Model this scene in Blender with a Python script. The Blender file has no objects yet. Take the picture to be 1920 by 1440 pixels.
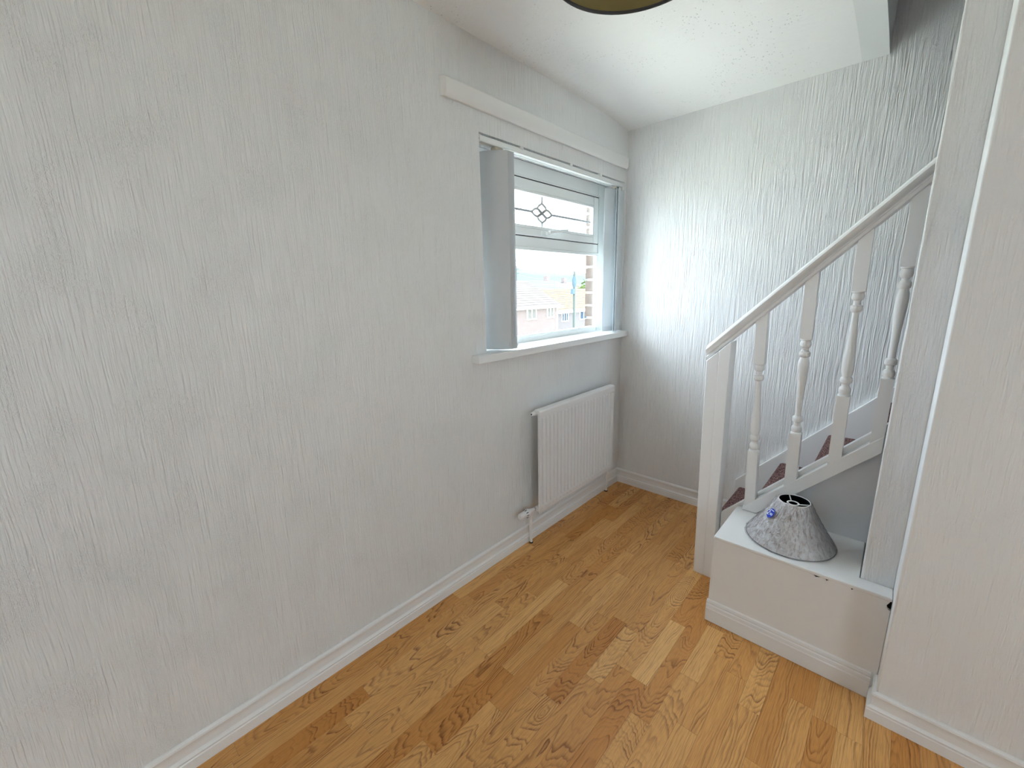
import bpy, bmesh, math, random
from math import sin, cos, pi, sqrt
from mathutils import Vector, Matrix

random.seed(7)
SC = bpy.context.scene
COL = SC.collection

# ------------------------------------------------------------------ camera
F_PX = 782.83
yaw, pitch, roll = -0.7521, -0.2195, -0.0228
cy, sy, cp, sp = cos(yaw), sin(yaw), cos(pitch), sin(pitch)
fwd = Vector((sy * cp, cy * cp, sp))
rt0 = Vector((cy, -sy, 0))
up0 = rt0.cross(fwd)
rt = rt0 * cos(roll) + up0 * sin(roll)
up = -rt0 * sin(roll) + up0 * cos(roll)
cam_d = bpy.data.cameras.new('camera')
cam = bpy.data.objects.new('camera', cam_d)
COL.objects.link(cam)
cam_d.sensor_fit = 'HORIZONTAL'
cam_d.sensor_width = 36.0
cam_d.lens = 36.0 * F_PX / 1920.0
cam_d.clip_start = 0.02
cam_d.clip_end = 500
M = Matrix((rt, up, -fwd)).transposed().to_4x4()
M.translation = (1.4143, -2.6289, 1.3956)
cam.matrix_world = M
SC.camera = cam

# ------------------------------------------------------------------ colour management, sky, sun
vs = SC.view_settings
SC.display_settings.display_device = 'sRGB'
vs.view_transform = 'Standard'
vs.look = 'None'
vs.gamma = 1.0
vs.use_curve_mapping = False
vs.exposure = 1.36

SKY_STRENGTH = 6.5
world = bpy.data.worlds.new('overcast_sky')
SC.world = world
world.use_nodes = True
wn, wl = world.node_tree.nodes, world.node_tree.links
wn.clear()
w_out = wn.new('ShaderNodeOutputWorld')
w_bg = wn.new('ShaderNodeBackground')
w_tc = wn.new('ShaderNodeTexCoord')
w_map = wn.new('ShaderNodeMapping')
w_map.inputs['Scale'].default_value = (1.0, 1.0, 3.5)
w_no = wn.new('ShaderNodeTexNoise')
w_no.inputs['Scale'].default_value = 2.6
w_no.inputs['Detail'].default_value = 6
w_no.inputs['Roughness'].default_value = 0.55
w_cr = wn.new('ShaderNodeValToRGB')
w_cr.color_ramp.elements[0].position = 0.36
w_cr.color_ramp.elements[0].color = (0.28, 0.40, 0.56, 1)
w_cr.color_ramp.elements[1].position = 0.56
w_cr.color_ramp.elements[1].color = (0.86, 0.94, 1.03, 1)
wl.new(w_tc.outputs['Generated'], w_map.inputs['Vector'])
wl.new(w_map.outputs['Vector'], w_no.inputs['Vector'])
wl.new(w_no.outputs['Fac'], w_cr.inputs['Fac'])
wl.new(w_cr.outputs['Color'], w_bg.inputs['Color'])
w_bg.inputs['Strength'].default_value = SKY_STRENGTH
wl.new(w_bg.outputs['Background'], w_out.inputs['Surface'])

sun_d = bpy.data.lights.new('sun', 'SUN')
sun_d.energy = 25.0
sun_d.angle = 0.03
sun_d.color = (1.0, 0.985, 0.96)
sun = bpy.data.objects.new('sun', sun_d)
COL.objects.link(sun)
sun.rotation_euler = Vector((0.08, 1.0, 0.95)).to_track_quat('Z', 'Y').to_euler()

# window portals: they only tell Cycles where daylight comes in
def portal(name, loc, size_y, size_z, facing):
    d = bpy.data.lights.new(name, 'AREA')
    d.shape = 'RECTANGLE'
    d.size = size_z
    d.size_y = size_y
    d.cycles.is_portal = True
    o = bpy.data.objects.new(name, d)
    COL.objects.link(o)
    o.location = loc
    o.rotation_euler = (0, math.radians(-90 if facing > 0 else 90), 0)
portal('daylight_portal', (-0.36, -0.65, 1.58), 1.5, 1.15, +1)
portal('daylight_portal', (4.42, -3.2, 1.5), 1.5, 1.3, -1)
d3 = bpy.data.lights.new('daylight_portal', 'AREA')
d3.shape = 'RECTANGLE'
d3.size, d3.size_y = .9, .9
d3.cycles.is_portal = True
o3 = bpy.data.objects.new('daylight_portal', d3)
COL.objects.link(o3)
o3.location = (.80, -4.79, 1.55)
o3.rotation_euler = (math.radians(90), 0, 0)
SC.cycles.diffuse_bounces = 7
SC.cycles.max_bounces = 12

# ------------------------------------------------------------------ material helpers
class NT:
    def __init__(s, name):
        s.m = bpy.data.materials.new(name)
        s.m.use_nodes = True
        s.n, s.l = s.m.node_tree.nodes, s.m.node_tree.links
        s.n.clear()
        s.out = s.n.new('ShaderNodeOutputMaterial')
        s.b = s.n.new('ShaderNodeBsdfPrincipled')
        s.l.new(s.b.outputs[0], s.out.inputs['Surface'])
    def node(s, t, **kw):
        n = s.n.new('ShaderNode' + t)
        for k, v in kw.items():
            if hasattr(n, k):
                setattr(n, k, v)
            else:
                n.inputs[k.replace('_', ' ')].default_value = v
        return n
    def link(s, a, b):
        s.l.new(a, b)
    def val(s, x):
        return x
    def math(s, op, a, b=None, c=None, clamp=False):
        n = s.n.new('ShaderNodeMath')
        n.operation = op
        n.use_clamp = clamp
        for i, v in enumerate((a, b, c)):
            if v is None:
                continue
            if isinstance(v, (int, float)):
                n.inputs[i].default_value = v
            else:
                s.l.new(v, n.inputs[i])
        return n.outputs[0]
    def comb(s, x, y, z):
        n = s.n.new('ShaderNodeCombineXYZ')
        for i, v in enumerate((x, y, z)):
            if isinstance(v, (int, float)):
                n.inputs[i].default_value = v
            else:
                s.l.new(v, n.inputs[i])
        return n.outputs[0]
    def sep(s, v):
        n = s.n.new('ShaderNodeSeparateXYZ')
        s.l.new(v, n.inputs[0])
        return n.outputs
    def noise(s, vec, scale=5, detail=3, rough=.5, dist=0.0, out='Fac'):
        n = s.n.new('ShaderNodeTexNoise')
        n.inputs['Scale'].default_value = scale
        n.inputs['Detail'].default_value = detail
        n.inputs['Roughness'].default_value = rough
        n.inputs['Distortion'].default_value = dist
        if vec is not None:
            s.l.new(vec, n.inputs['Vector'])
        return n.outputs[out]
    def ramp(s, fac, *stops):
        n = s.n.new('ShaderNodeValToRGB')
        e = n.color_ramp.elements
        while len(e) < len(stops):
            e.new(0.5)
        for el, (p, c) in zip(e, stops):
            el.position = p
            el.color = (c, c, c, 1) if isinstance(c, (int, float)) else (*c, 1)
        s.l.new(fac, n.inputs['Fac'])
        return n.outputs['Color']
    def mix(s, fac, a, b, blend='MIX'):
        n = s.n.new('ShaderNodeMix')
        n.data_type = 'RGBA'
        n.blend_type = blend
        for i, v in ((0, fac), (6, a), (7, b)):
            if isinstance(v, (int, float)):
                n.inputs[i].default_value = v
            elif isinstance(v, tuple):
                n.inputs[i].default_value = (*v, 1)
            else:
                s.l.new(v, n.inputs[i])
        return n.outputs[2]
    def bump(s, h, strength=.5, dist=.01):
        n = s.n.new('ShaderNodeBump')
        n.inputs['Strength'].default_value = strength
        n.inputs['Distance'].default_value = dist
        s.l.new(h, n.inputs['Height'])
        s.l.new(n.outputs[0], s.b.inputs['Normal'])
    def set(s, color=None, rough=None, spec=None, **kw):
        if color is not None:
            if isinstance(color, tuple):
                s.b.inputs['Base Color'].default_value = (*color, 1)
            else:
                s.l.new(color, s.b.inputs['Base Color'])
        if rough is not None:
            s.b.inputs['Roughness'].default_value = rough
        if spec is not None:
            s.b.inputs['Specular IOR Level'].default_value = spec
        for k, v in kw.items():
            s.b.inputs[k.replace('_', ' ')].default_value = v
        return s.m

def plain(name, color, rough=.5, spec=.4, grain=None, **kw):
    t = NT(name)
    if grain:
        sc, amt = grain
        co = t.node('TexCoord').outputs['Object']
        n = t.noise(co, sc, 4)
        d = tuple(max(0, c * (1 - amt)) for c in color)
        l = tuple(min(1, c * (1 + amt)) for c in color)
        t.set(t.mix(n, d, l))
    else:
        t.set(color)
    return t.set(None, rough, spec, **kw)

# --- wallpaper with vertical stringy relief
def wallpaper_mat(name='textured_wallpaper', depth=.0078):
    t = NT(name)
    pos = t.node('NewGeometry').outputs['Position']
    x, y, z = t.sep(pos)
    u = t.math('ADD', x, y)
    wob = t.noise(t.comb(t.math('MULTIPLY', u, 10.0), t.math('MULTIPLY', z, 7.0), 0.0), 1.0, 2)
    u2 = t.math('ADD', u, t.math('MULTIPLY', wob, 0.010))
    a = t.noise(t.comb(t.math('MULTIPLY', u2, 105.0), t.math('MULTIPLY', z, 3.6), 3.0), 1.0, 2, .6)
    b = t.noise(t.comb(t.math('MULTIPLY', u2, 250.0), t.math('MULTIPLY', z, 9.0), 7.0), 1.0, 1, .5)
    worms = t.noise(t.comb(t.math('MULTIPLY', u, 230.0), t.math('MULTIPLY', z, 120.0), 1.0), 1.0, 2, .5, 1.2)
    mask = t.noise(t.comb(t.math('MULTIPLY', u, 9.0), t.math('MULTIPLY', z, 6.0), 5.0), 1.0, 2)
    maskr = t.ramp(mask, (.42, 0.15), (.62, 1.0))
    h = t.math('ADD', t.math('MULTIPLY', a, .62), t.math('MULTIPLY', b, .42))
    h = t.math('ADD', h, t.math('MULTIPLY', t.math('MULTIPLY', worms, maskr), .36))
    tone = t.noise(pos, 1.6, 2)
    t.set(t.mix(tone, (.805, .81, .81), (.835, .84, .84)), .62, .25)
    t.bump(h, 1.0, depth)
    return t.m

def ceiling_mat():
    t = NT('painted_plaster_ceiling')
    pos = t.node('NewGeometry').outputs['Position']
    n1 = t.noise(pos, 38, 5, .6)
    n2 = t.noise(pos, 6, 3)
    vor = t.n.new('ShaderNodeTexVoronoi')
    vor.inputs['Scale'].default_value = 95
    t.link(pos, vor.inputs['Vector'])
    patch = t.ramp(t.noise(pos, 4.5, 3), (.46, 0.0), (.6, 1.0))
    rnd = t.ramp(t.sep(vor.outputs['Color'])[0], (.72, 0.0), (.76, 1.0))
    dot = t.ramp(vor.outputs['Distance'], (.16, 1.0), (.30, 0.0))
    pit = t.math('MULTIPLY', t.math('MULTIPLY', dot, rnd), patch)
    t.set(t.mix(t.math('MULTIPLY', pit, .55), (.88, .88, .875), (.42, .42, .41)), .8, .2)
    h = t.math('ADD', t.math('MULTIPLY', n1, .5), t.math('MULTIPLY', n2, .9))
    h = t.math('SUBTRACT', h, t.math('MULTIPLY', pit, .8))
    t.bump(h, .45, .01)
    return t.m

def gloss_mat(name='white_gloss_paint', col=(.84, .84, .835), rough=.28, amt=.18):
    t = NT(name)
    pos = t.node('NewGeometry').outputs['Position']
    t.set(col, rough, .5)
    t.bump(t.noise(pos, 60, 3), amt, .002)
    return t.m

def oak_mat():
    t = NT('oak_strip_laminate')
    oi = t.node('ObjectInfo')
    col = oi.outputs['Color']
    sepc = t.n.new('ShaderNodeSeparateColor')
    t.link(col, sepc.inputs[0])
    cr, cg, cb = sepc.outputs[0], sepc.outputs[1], sepc.outputs[2]
    ca = oi.outputs['Alpha']
    rnd = oi.outputs['Random']
    p = t.node('TexCoord').outputs['Object']
    px, py, pz = t.sep(p)
    off = t.math('MULTIPLY', rnd, 91.0)
    # warp of the growth rings, long along the grain
    w1 = t.noise(t.comb(t.math('MULTIPLY', px, 14.0), t.math('MULTIPLY', py, 3.2), off), 1.0, 2, .5)
    w2 = t.noise(t.comb(t.math('MULTIPLY', px, 120.0), t.math('MULTIPLY', py, 18.0), off), 1.0, 2, .5)
    xo = t.math('ADD', px, t.math('MULTIPLY', t.math('SUBTRACT', cg, .5), .20))
    yo = t.math('MULTIPLY', py, t.math('MULTIPLY', t.math('SUBTRACT', ca, .5), .50))
    dd = t.math('ADD', t.math('ADD', yo, .055), t.math('MULTIPLY', t.math('SUBTRACT', w1, .5), .075))
    R = t.math('SQRT', t.math('ADD', t.math('MULTIPLY', xo, xo), t.math('MULTIPLY', dd, dd)))
    R = t.math('ADD', R, t.math('MULTIPLY', t.math('SUBTRACT', w2, .5), .0050))
    rr = t.math('MULTIPLY', R, 150.0)
    fr = t.math('FRACT', rr)
    idx = t.math('FLOOR', rr)
    wn_ = t.n.new('ShaderNodeTexWhiteNoise')
    wn_.noise_dimensions = '2D'
    t.link(t.comb(idx, off, 0.0), wn_.inputs['Vector'])
    ringamp = t.ramp(wn_.outputs['Value'], (.15, .12), (.90, 1.0))
    line = t.ramp(fr, (.0, .25), (.12, .02), (.45, .10), (.72, .62), (.90, 1.0), (1.0, .25))
    brk = t.ramp(t.noise(t.comb(t.math('MULTIPLY', px, 45.0), t.math('MULTIPLY', py, 6.0), off), 1.0, 2), (.34, .30), (.58, 1.0))
    dark = t.math('MULTIPLY', t.math('MULTIPLY', line, ringamp), brk)
    pores = t.ramp(t.noise(t.comb(t.math('MULTIPLY', px, 520.0), t.math('MULTIPLY', py, 14.0), off), 1.0, 2, .6), (.46, 0.0), (.68, 1.0))
    tone = t.noise(t.comb(t.math('MULTIPLY', px, 30.0), t.math('MULTIPLY', py, 3.0), off), 1.0, 3)
    base = t.mix(cr, (.58, .245, .055), (.88, .53, .21))
    base = t.mix(t.math('MULTIPLY', tone, .45), base, (.66, .305, .085))
    base = t.mix(t.math('MULTIPLY', pores, .38), base, (.26, .088, .018))
    c = t.mix(t.math('MULTIPLY', dark, t.math('ADD', .50, t.math('MULTIPLY', cb, .45))), base, (.13, .022, .004))
    t.set(c, .36, .35)
    t.bump(t.math('SUBTRACT', 1.0, t.math('ADD', t.math('MULTIPLY', dark, .5), t.math('MULTIPLY', pores, .5))), .12, .002)
    return t.m

def carpet_mat():
    t = NT('mottled_brown_carpet')
    pos = t.node('NewGeometry').outputs['Position']
    n = t.noise(pos, 190, 4, .7)
    n2 = t.noise(pos, 420, 2)
    t.set(t.ramp(n, (.38, (.050, .018, .020)), (.5, (.24, .115, .11)), (.62, (.62, .42, .38))), .95, .1)
    t.bump(n2, 1.0, .01)
    return t.m

def shade_mat():
    t = NT('marbled_grey_shade_fabric')
    p = t.node('TexCoord').outputs['Object']
    x, y, z = t.sep(p)
    ang = t.math('ARCTAN2', y, x)
    v = t.comb(t.math('MULTIPLY', ang, 5.0), t.math('MULTIPLY', z, 24.0), 0.0)
    n = t.noise(v, 2.0, 5, .62, .8)
    streak = t.noise(t.comb(t.math('MULTIPLY', ang, 11.0), t.math('MULTIPLY', z, 3.0), 4.0), 1.0, 2)
    c = t.ramp(n, (.30, (.32, .21, .205)), (.42, (.64, .57, .565)), (.58, (.85, .83, .84)))
    c = t.mix(t.math('MULTIPLY', t.ramp(streak, (.5, 0.0), (.62, 1.0)), .45), c, (.74, .72, .72))
    t.set(c, .6, .3)
    return t.m

def film_mat():
    t = NT('clear_plastic_wrap')
    p = t.node('TexCoord').outputs['Object']
    n = t.noise(p, 45, 4, .65, 1.4)
    tr = t.n.new('ShaderNodeBsdfTransparent')
    gl = t.n.new('ShaderNodeBsdfGlossy')
    gl.inputs['Roughness'].default_value = .12
    mx = t.n.new('ShaderNodeMixShader')
    fr = t.n.new('ShaderNodeLayerWeight')
    fr.inputs['Blend'].default_value = .38
    bp = t.n.new('ShaderNodeBump')
    bp.inputs['Strength'].default_value = 1.0
    bp.inputs['Distance'].default_value = .008
    t.link(n, bp.inputs['Height'])
    t.link(bp.outputs[0], gl.inputs['Normal'])
    t.link(bp.outputs[0], fr.inputs['Normal'])
    t.link(t.math('ADD', t.math('MULTIPLY', fr.outputs['Fresnel'], .65), .20), mx.inputs[0])
    t.link(tr.outputs[0], mx.inputs[1])
    t.link(gl.outputs[0], mx.inputs[2])
    t.link(mx.outputs[0], t.out.inputs['Surface'])
    return t.m

def glass_mat():
    t = NT('window_glass')
    tr = t.n.new('ShaderNodeBsdfTransparent')
    tr.inputs['Color'].default_value = (.95, .97, .96, 1)
    gl = t.n.new('ShaderNodeBsdfGlossy')
    gl.inputs['Roughness'].default_value = .0
    mx = t.n.new('ShaderNodeMixShader')
    lw = t.n.new('ShaderNodeLayerWeight')
    lw.inputs['Blend'].default_value = .12
    t.link(t.math('MULTIPLY', lw.outputs['Fresnel'], .6), mx.inputs[0])
    t.link(tr.outputs[0], mx.inputs[1])
    t.link(gl.outputs[0], mx.inputs[2])
    t.link(mx.outputs[0], t.out.inputs['Surface'])
    return t.m

def fabric_mat(name, col, transl):
    t = NT(name)
    d = t.n.new('ShaderNodeBsdfDiffuse')
    tl = t.n.new('ShaderNodeBsdfTranslucent')
    d.inputs['Color'].default_value = (*col, 1)
    tl.inputs['Color'].default_value = (*col, 1)
    pos = t.node('TexCoord').outputs['Object']
    wv = t.noise(pos, 400, 2)
    bp = t.n.new('ShaderNodeBump')
    bp.inputs['Strength'].default_value = .2
    bp.inputs['Distance'].default_value = .001
    t.link(wv, bp.inputs['Height'])
    t.link(bp.outputs[0], d.inputs['Normal'])
    mx = t.n.new('ShaderNodeMixShader')
    mx.inputs[0].default_value = transl
    t.link(d.outputs[0], mx.inputs[1])
    t.link(tl.outputs[0], mx.inputs[2])
    t.link(mx.outputs[0], t.out.inputs['Surface'])
    return t.m

def brickwork_mat(name, c1, c2, mortar, scale=1.0):
    t = NT(name)
    pos = t.node('NewGeometry').outputs['Position']
    x, y, z = t.sep(pos)
    v = t.comb(t.math('ADD', x, y), z, 0.0)
    b = t.n.new('ShaderNodeTexBrick')
    b.inputs['Color1'].default_value = (*c1, 1)
    b.inputs['Color2'].default_value = (*c2, 1)
    b.inputs['Mortar'].default_value = (*mortar, 1)
    b.inputs['Scale'].default_value = scale
    b.inputs['Brick Width'].default_value = .23
    b.inputs['Row Height'].default_value = .075
    b.inputs['Mortar Size'].default_value = .01
    t.link(v, b.inputs['Vector'])
    t.set(b.outputs['Color'], .9, .0)
    return t.m

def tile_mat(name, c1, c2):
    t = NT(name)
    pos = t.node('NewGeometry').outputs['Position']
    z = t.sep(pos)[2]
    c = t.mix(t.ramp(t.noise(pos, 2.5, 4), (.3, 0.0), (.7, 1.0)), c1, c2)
    overlap_shade = t.ramp(t.math('FRACT', t.math('MULTIPLY', z, 4.9)), (.0, .30), (.22, 0.0), (.85, 0.0), (1.0, .30))   # shade lines along the tile overlaps, painted into the colour
    t.set(t.mix(overlap_shade, c, (.010, .009, .009)), .9, .0)
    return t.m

def grass_mat():
    t = NT('grass_and_gravel')
    pos = t.node('NewGeometry').outputs['Position']
    n = t.noise(pos, .22, 4)
    n2 = t.noise(pos, 6, 4)
    c = t.mix(n2, (.28, .30, .24), (.37, .39, .33))
    t.set(t.mix(t.ramp(n, (.45, 0.0), (.55, 1.0)), c, (.48, .485, .48)), .9, .1)
    return t.m

M_WALL = wallpaper_mat()
M_WALL_FINE = wallpaper_mat('fine_wallpaper', .0030)
M_CEIL = ceiling_mat()
M_GLOSS = gloss_mat()
M_BOX = gloss_mat('white_satin_paint', (.78, .775, .765), .38, .12)
M_OAK = oak_mat()
M_CARPET = carpet_mat()
M_PVC = gloss_mat('white_pvc', (.82, .84, .83), .25, .02)
M_GLASS = glass_mat()
M_LEAD = plain('lead_strip', (.36, .36, .37), .55, .4, (60, .2))
M_RAD = gloss_mat('white_radiator_enamel', (.80, .79, .785), .3, .04)
M_VANE = fabric_mat('grey_blind_fabric', (.74, .77, .79), .24)
M_CLIP = plain('ivory_plastic', (.62, .58, .48), .4, .4, (80, .1))
M_CHAIN = plain('pale_plastic_chain', (.66, .68, .66), .4, .4, (80, .1))
M_BLACK = plain('black_lining', (.006, .006, .010), .45, .3, (50, .3))
M_DARK = plain('dark_gap', (.02, .018, .016), .8, .1, (50, .3))
M_CHROME = plain('brushed_metal', (.55, .54, .53), .3, .5, (90, .1), Metallic=1.0)
M_BRASSF = plain('olive_shade_lining', (.23, .18, .075), .7, .2, (18, .14))
M_DRUM = plain('dark_drum_fabric', (.06, .06, .065), .7, .2, (60, .2))
M_TRIM = plain('smooth_skimmed_trim', (.78, .80, .79), .55, .3, (5, .02))
M_SHADE = shade_mat()
M_FILM = film_mat()
M_BLUE = plain('blue_sticker', (.012, .045, .50), .35, .4, (70, .15))
M_WHITE = plain('white_print', (.72, .82, .95), .4, .3, (70, .05))
M_SHADE_RING = plain('white_shade_ring', (.80, .79, .77), .4, .4, (70, .05))
M_SPAND = gloss_mat('spandrel_emulsion', (.78, .79, .81), .6, .15)
M_EXTBRICK = plain('weathered_brick', (0.0870, 0.0661, 0.0574), .9, .0, (28, .35))
M_MORTAR = plain('pale_mortar', (.55, .53, .49), .95, .1, (40, .15))
M_HOUSEBRICK = brickwork_mat('pinkish_house_brick', (0.0858, 0.0606, 0.0580), (0.1110, 0.0833, 0.0782), (0.1514, 0.1413, 0.1362))
M_RENDER = plain('house_render', (0.1044, 0.0940, 0.0957), .9, .0, (3, .08))
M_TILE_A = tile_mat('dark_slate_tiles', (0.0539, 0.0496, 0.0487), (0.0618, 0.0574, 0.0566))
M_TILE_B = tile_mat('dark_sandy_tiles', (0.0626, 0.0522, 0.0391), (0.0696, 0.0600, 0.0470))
M_BLUEGREY = plain('blue_grey_cladding', (0.0539, 0.0766, 0.0914), .8, .0, (3, .15))
M_PANE_FAR = plain('far_window_pane', (.030, .046, .068), .6, .0, (4, .3))
M_CURTAIN = plain('far_curtained_pane', (0.0957, 0.0922, 0.0853), .6, .0, (4, .1))
M_POLE = plain('weathered_pole', (0.0452, 0.0557, 0.0513), .8, .2, (20, .25))
M_WIRE = plain('grey_cable', (0.0812, 0.0870, 0.0928), .6, .2, (9, .1))
M_GRASS = grass_mat()
M_LEAF = plain('leafy_green', (0.0812, 0.1102, 0.0290), .8, .2, (2, .4))
M_BARK = plain('bark', (.13, .09, .06), .9, .1, (12, .3))
M_HILL = plain('hazy_hill', (0.0870, 0.1061, 0.1131), 1.0, .0, (.02, .1))

# ------------------------------------------------------------------ mesh helpers
WL = {}          # object -> world location of its origin

class MB:
    def __init__(s):
        s.v, s.f = [], []
    def add(s, v, f):
        b = len(s.v)
        s.v += [tuple(p) for p in v]
        s.f += [tuple(i + b for i in q) for q in f]
        return s
    def box(s, x0, x1, y0, y1, z0, z1):
        return s.add([(x0, y0, z0), (x1, y0, z0), (x1, y1, z0), (x0, y1, z0), (x0, y0, z1), (x1, y0, z1), (x1, y1, z1), (x0, y1, z1)],
                     [(0, 3, 2, 1), (4, 5, 6, 7), (0, 1, 5, 4), (1, 2, 6, 5), (2, 3, 7, 6), (3, 0, 4, 7)])
    def prism(s, poly, axis, a0, a1):
        """poly: 2D points in the two other axes (xyz order), extruded along axis"""
        def P(p, a):
            return {'x': (a, p[0], p[1]), 'y': (p[0], a, p[1]), 'z': (p[0], p[1], a)}[axis]
        n = len(poly)
        v = [P(p, a0) for p in poly] + [P(p, a1) for p in poly]
        f = [tuple(range(n))[::-1], tuple(range(n, 2 * n))]
        f += [(i, (i + 1) % n, n + (i + 1) % n, n + i) for i in range(n)]
        return s.add(v, f)
    def loft(s, sections, closed=True, caps=True):
        n = len(sections[0])
        v = [p for sec in sections for p in sec]
        f = []
        for k in range(len(sections) - 1):
            for i in range(n if closed else n - 1):
                j = (i + 1) % n
                f.append((k * n + i, k * n + j, (k + 1) * n + j, (k + 1) * n + i))
        if caps and closed:
            f.append(tuple(range(n))[::-1])
            f.append(tuple((len(sections) - 1) * n + i for i in range(n)))
        return s.add(v, f)
    def lathe(s, prof, c=(0, 0, 0), axis='z', n=20, caps=True):
        secs = []
        for r, h in prof:
            ring = []
            for i in range(n):
                a = 2 * pi * i / n
                p = {'z': (r * cos(a), r * sin(a), h), 'x': (h, r * cos(a), r * sin(a)), 'y': (r * sin(a), h, r * cos(a))}[axis]
                ring.append((c[0] + p[0], c[1] + p[1], c[2] + p[2]))
            secs.append(ring)
        return s.loft(secs, True, caps)
    def tube(s, pts, r, n=8):
        pts = [Vector(p) for p in pts]
        secs = []
        prev = None
        for i, p in enumerate(pts):
            t = (pts[min(i + 1, len(pts) - 1)] - pts[max(i - 1, 0)]).normalized()
            a = Vector((0, 0, 1)) if abs(t.z) < .9 else Vector((1, 0, 0))
            u = t.cross(a).normalized() if prev is None else (prev - t * prev.dot(t)).normalized()
            w = t.cross(u)
            prev = u
            secs.append([tuple(p + (u * cos(2 * pi * k / n) + w * sin(2 * pi * k / n)) * r) for k in range(n)])
        return s.loft(secs)
    def torus(s, c, R, r, n=32, m=8, squash=1.0):
        secs = []
        for i in range(n + 1):
            a = 2 * pi * i / n
            secs.append([(c[0] + (R + r * cos(2 * pi * k / m)) * cos(a), c[1] + (R + r * cos(2 * pi * k / m)) * sin(a), c[2] + squash * r * sin(2 * pi * k / m)) for k in range(m)])
        return s.loft(secs, True, False)

def fix(me):
    bm = bmesh.new()
    bm.from_mesh(me)
    bmesh.ops.recalc_face_normals(bm, faces=bm.faces)
    bm.to_mesh(me)
    bm.free()

def obj(name, mb, mat, parent=None, smooth=False, bevel=0, origin=None, seg=2):
    v = mb.v
    if origin is None:
        if parent is not None:
            origin = WL[parent.name]
        else:
            xs, ys, zs = zip(*v)
            origin = ((min(xs) + max(xs)) / 2, (min(ys) + max(ys)) / 2, min(zs))
    me = bpy.data.meshes.new(name)
    me.from_pydata([(p[0] - origin[0], p[1] - origin[1], p[2] - origin[2]) for p in v], [], mb.f)
    fix(me)
    me.materials.append(mat)
    if smooth:
        me.shade_smooth()
        if smooth != 'all':
            me.set_sharp_from_angle(angle=math.radians(smooth if smooth is not True else 40))
    o = bpy.data.objects.new(name, me)
    COL.objects.link(o)
    WL[o.name] = tuple(origin)
    if parent is not None:
        o.parent = parent
        po = WL[parent.name]
        o.location = tuple(origin[i] - po[i] for i in range(3))
    else:
        o.location = origin
    if bevel:
        md = o.modifiers.new('bevel', 'BEVEL')
        md.width = bevel
        md.segments = seg
        md.limit_method = 'ANGLE'
        md.angle_limit = math.radians(40)
        if not smooth:
            me.shade_smooth()
            me.set_sharp_from_angle(angle=math.radians(60))
    return o

def thing(name, loc, label=None, cat=None, group=None, kind=None):
    o = bpy.data.objects.new(name, None)
    COL.objects.link(o)
    o.location = loc
    o.empty_display_size = .1
    WL[o.name] = tuple(loc)
    return tag(o, label, cat, group, kind)

def tag(o, label=None, cat=None, group=None, kind=None):
    if label: o['label'] = label
    if cat: o['category'] = cat
    if group: o['group'] = group
    if kind: o['kind'] = kind
    return o

def struct(o):
    o['kind'] = 'structure'
    return o

# ------------------------------------------------------------------ the room shell
OY0, OY1, OZ0, OZ1 = -1.287, -0.020, 1.075, 2.052     # window opening
def ceil_z(y):
    return 2.352 + .048 * (1 - math.exp(min(0, y) / .36))

w = MB()
w.box(-.185, 0, -4.6, .12, -.2, OZ0)
w.box(-.185, 0, -4.6, .12, OZ1, 2.75)
w.box(-.185, 0, -4.6, OY0, OZ0, OZ1)
w.box(-.185, 0, OY1, .12, OZ0, OZ1)
wall_left = struct(obj('wall_left', w, M_WALL))

struct(obj('wall_far', MB().box(-.0, 4.3, 0, .12, -.2, 4.9), M_WALL))
wr = MB()
wr.box(1.51, 4.3, -1.034, -.80, -.2, 2.75)
struct(obj('wall_right', wr, M_WALL_FINE, bevel=.004, seg=2))
struct(obj('wall_stair', MB().box(1.424, 1.512, -.890, -.80, -.02, 2.75), M_WALL, bevel=.004))
BX0, BX1, BZ0, BZ1 = .52, 1.10, 1.15, 1.75
wbk = MB()
wbk.box(-.2, BX0, -4.75, -4.6, -.2, 2.75)
wbk.box(BX1, 4.4, -4.75, -4.6, -.2, 2.75)
wbk.box(BX0, BX1, -4.75, -4.6, -.2, BZ0)
wbk.box(BX0, BX1, -4.75, -4.6, BZ1, 2.75)
struct(obj('wall_back', wbk, M_WALL))
we = MB()                                                # wall opposite the window wall, with an opening added for fill light
EY0, EY1, EZ0, EZ1 = -3.75, -2.60, 1.00, 2.05
we.box(4.2, 4.38, -4.7, EY0, -.2, 2.75)
we.box(4.2, 4.38, EY1, -.9, -.2, 2.75)
we.box(4.2, 4.38, EY0, EY1, -.2, EZ0)
we.box(4.2, 4.38, EY0, EY1, EZ1, 2.75)
struct(obj('wall_opposite', we, M_WALL))
# stairwell above the ceiling
su = MB()
su.box(1.10, 3.6, -1.04, -.80, 2.74, 4.9)
su.box(1.06, 1.218, -1.04, 0, 2.7, 4.9)
su.box(3.5, 3.62, -1.04, .1, 0, 4.9)
su.box(1.0, 3.7, -1.1, .1, 4.8, 4.95)
struct(obj('wall_stairwell', su, M_WALL))

# ceiling: gently drooping towards the far wall
def ceil_block(x0, x1, ya, yb, n, dz=0.0):
    ys = [ya + (yb - ya) * i / n for i in range(n + 1)]
    poly = [(y, ceil_z(y) + dz) for y in ys] + [(yb, 2.76), (ya, 2.76)]
    return MB().prism(poly, 'x', x0, x1)
c = ceil_block(-.05, 1.13, -.80, .02, 24)
c2 = ceil_block(-.05, 4.3, -4.7, -.80, 40)
c.add(c2.v, c2.f)
struct(obj('ceiling', c, M_CEIL, smooth=30))
struct(obj('trim_1', ceil_block(1.13, 1.222, -.80, .02, 24, -.0006), M_TRIM, smooth=30))
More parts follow.
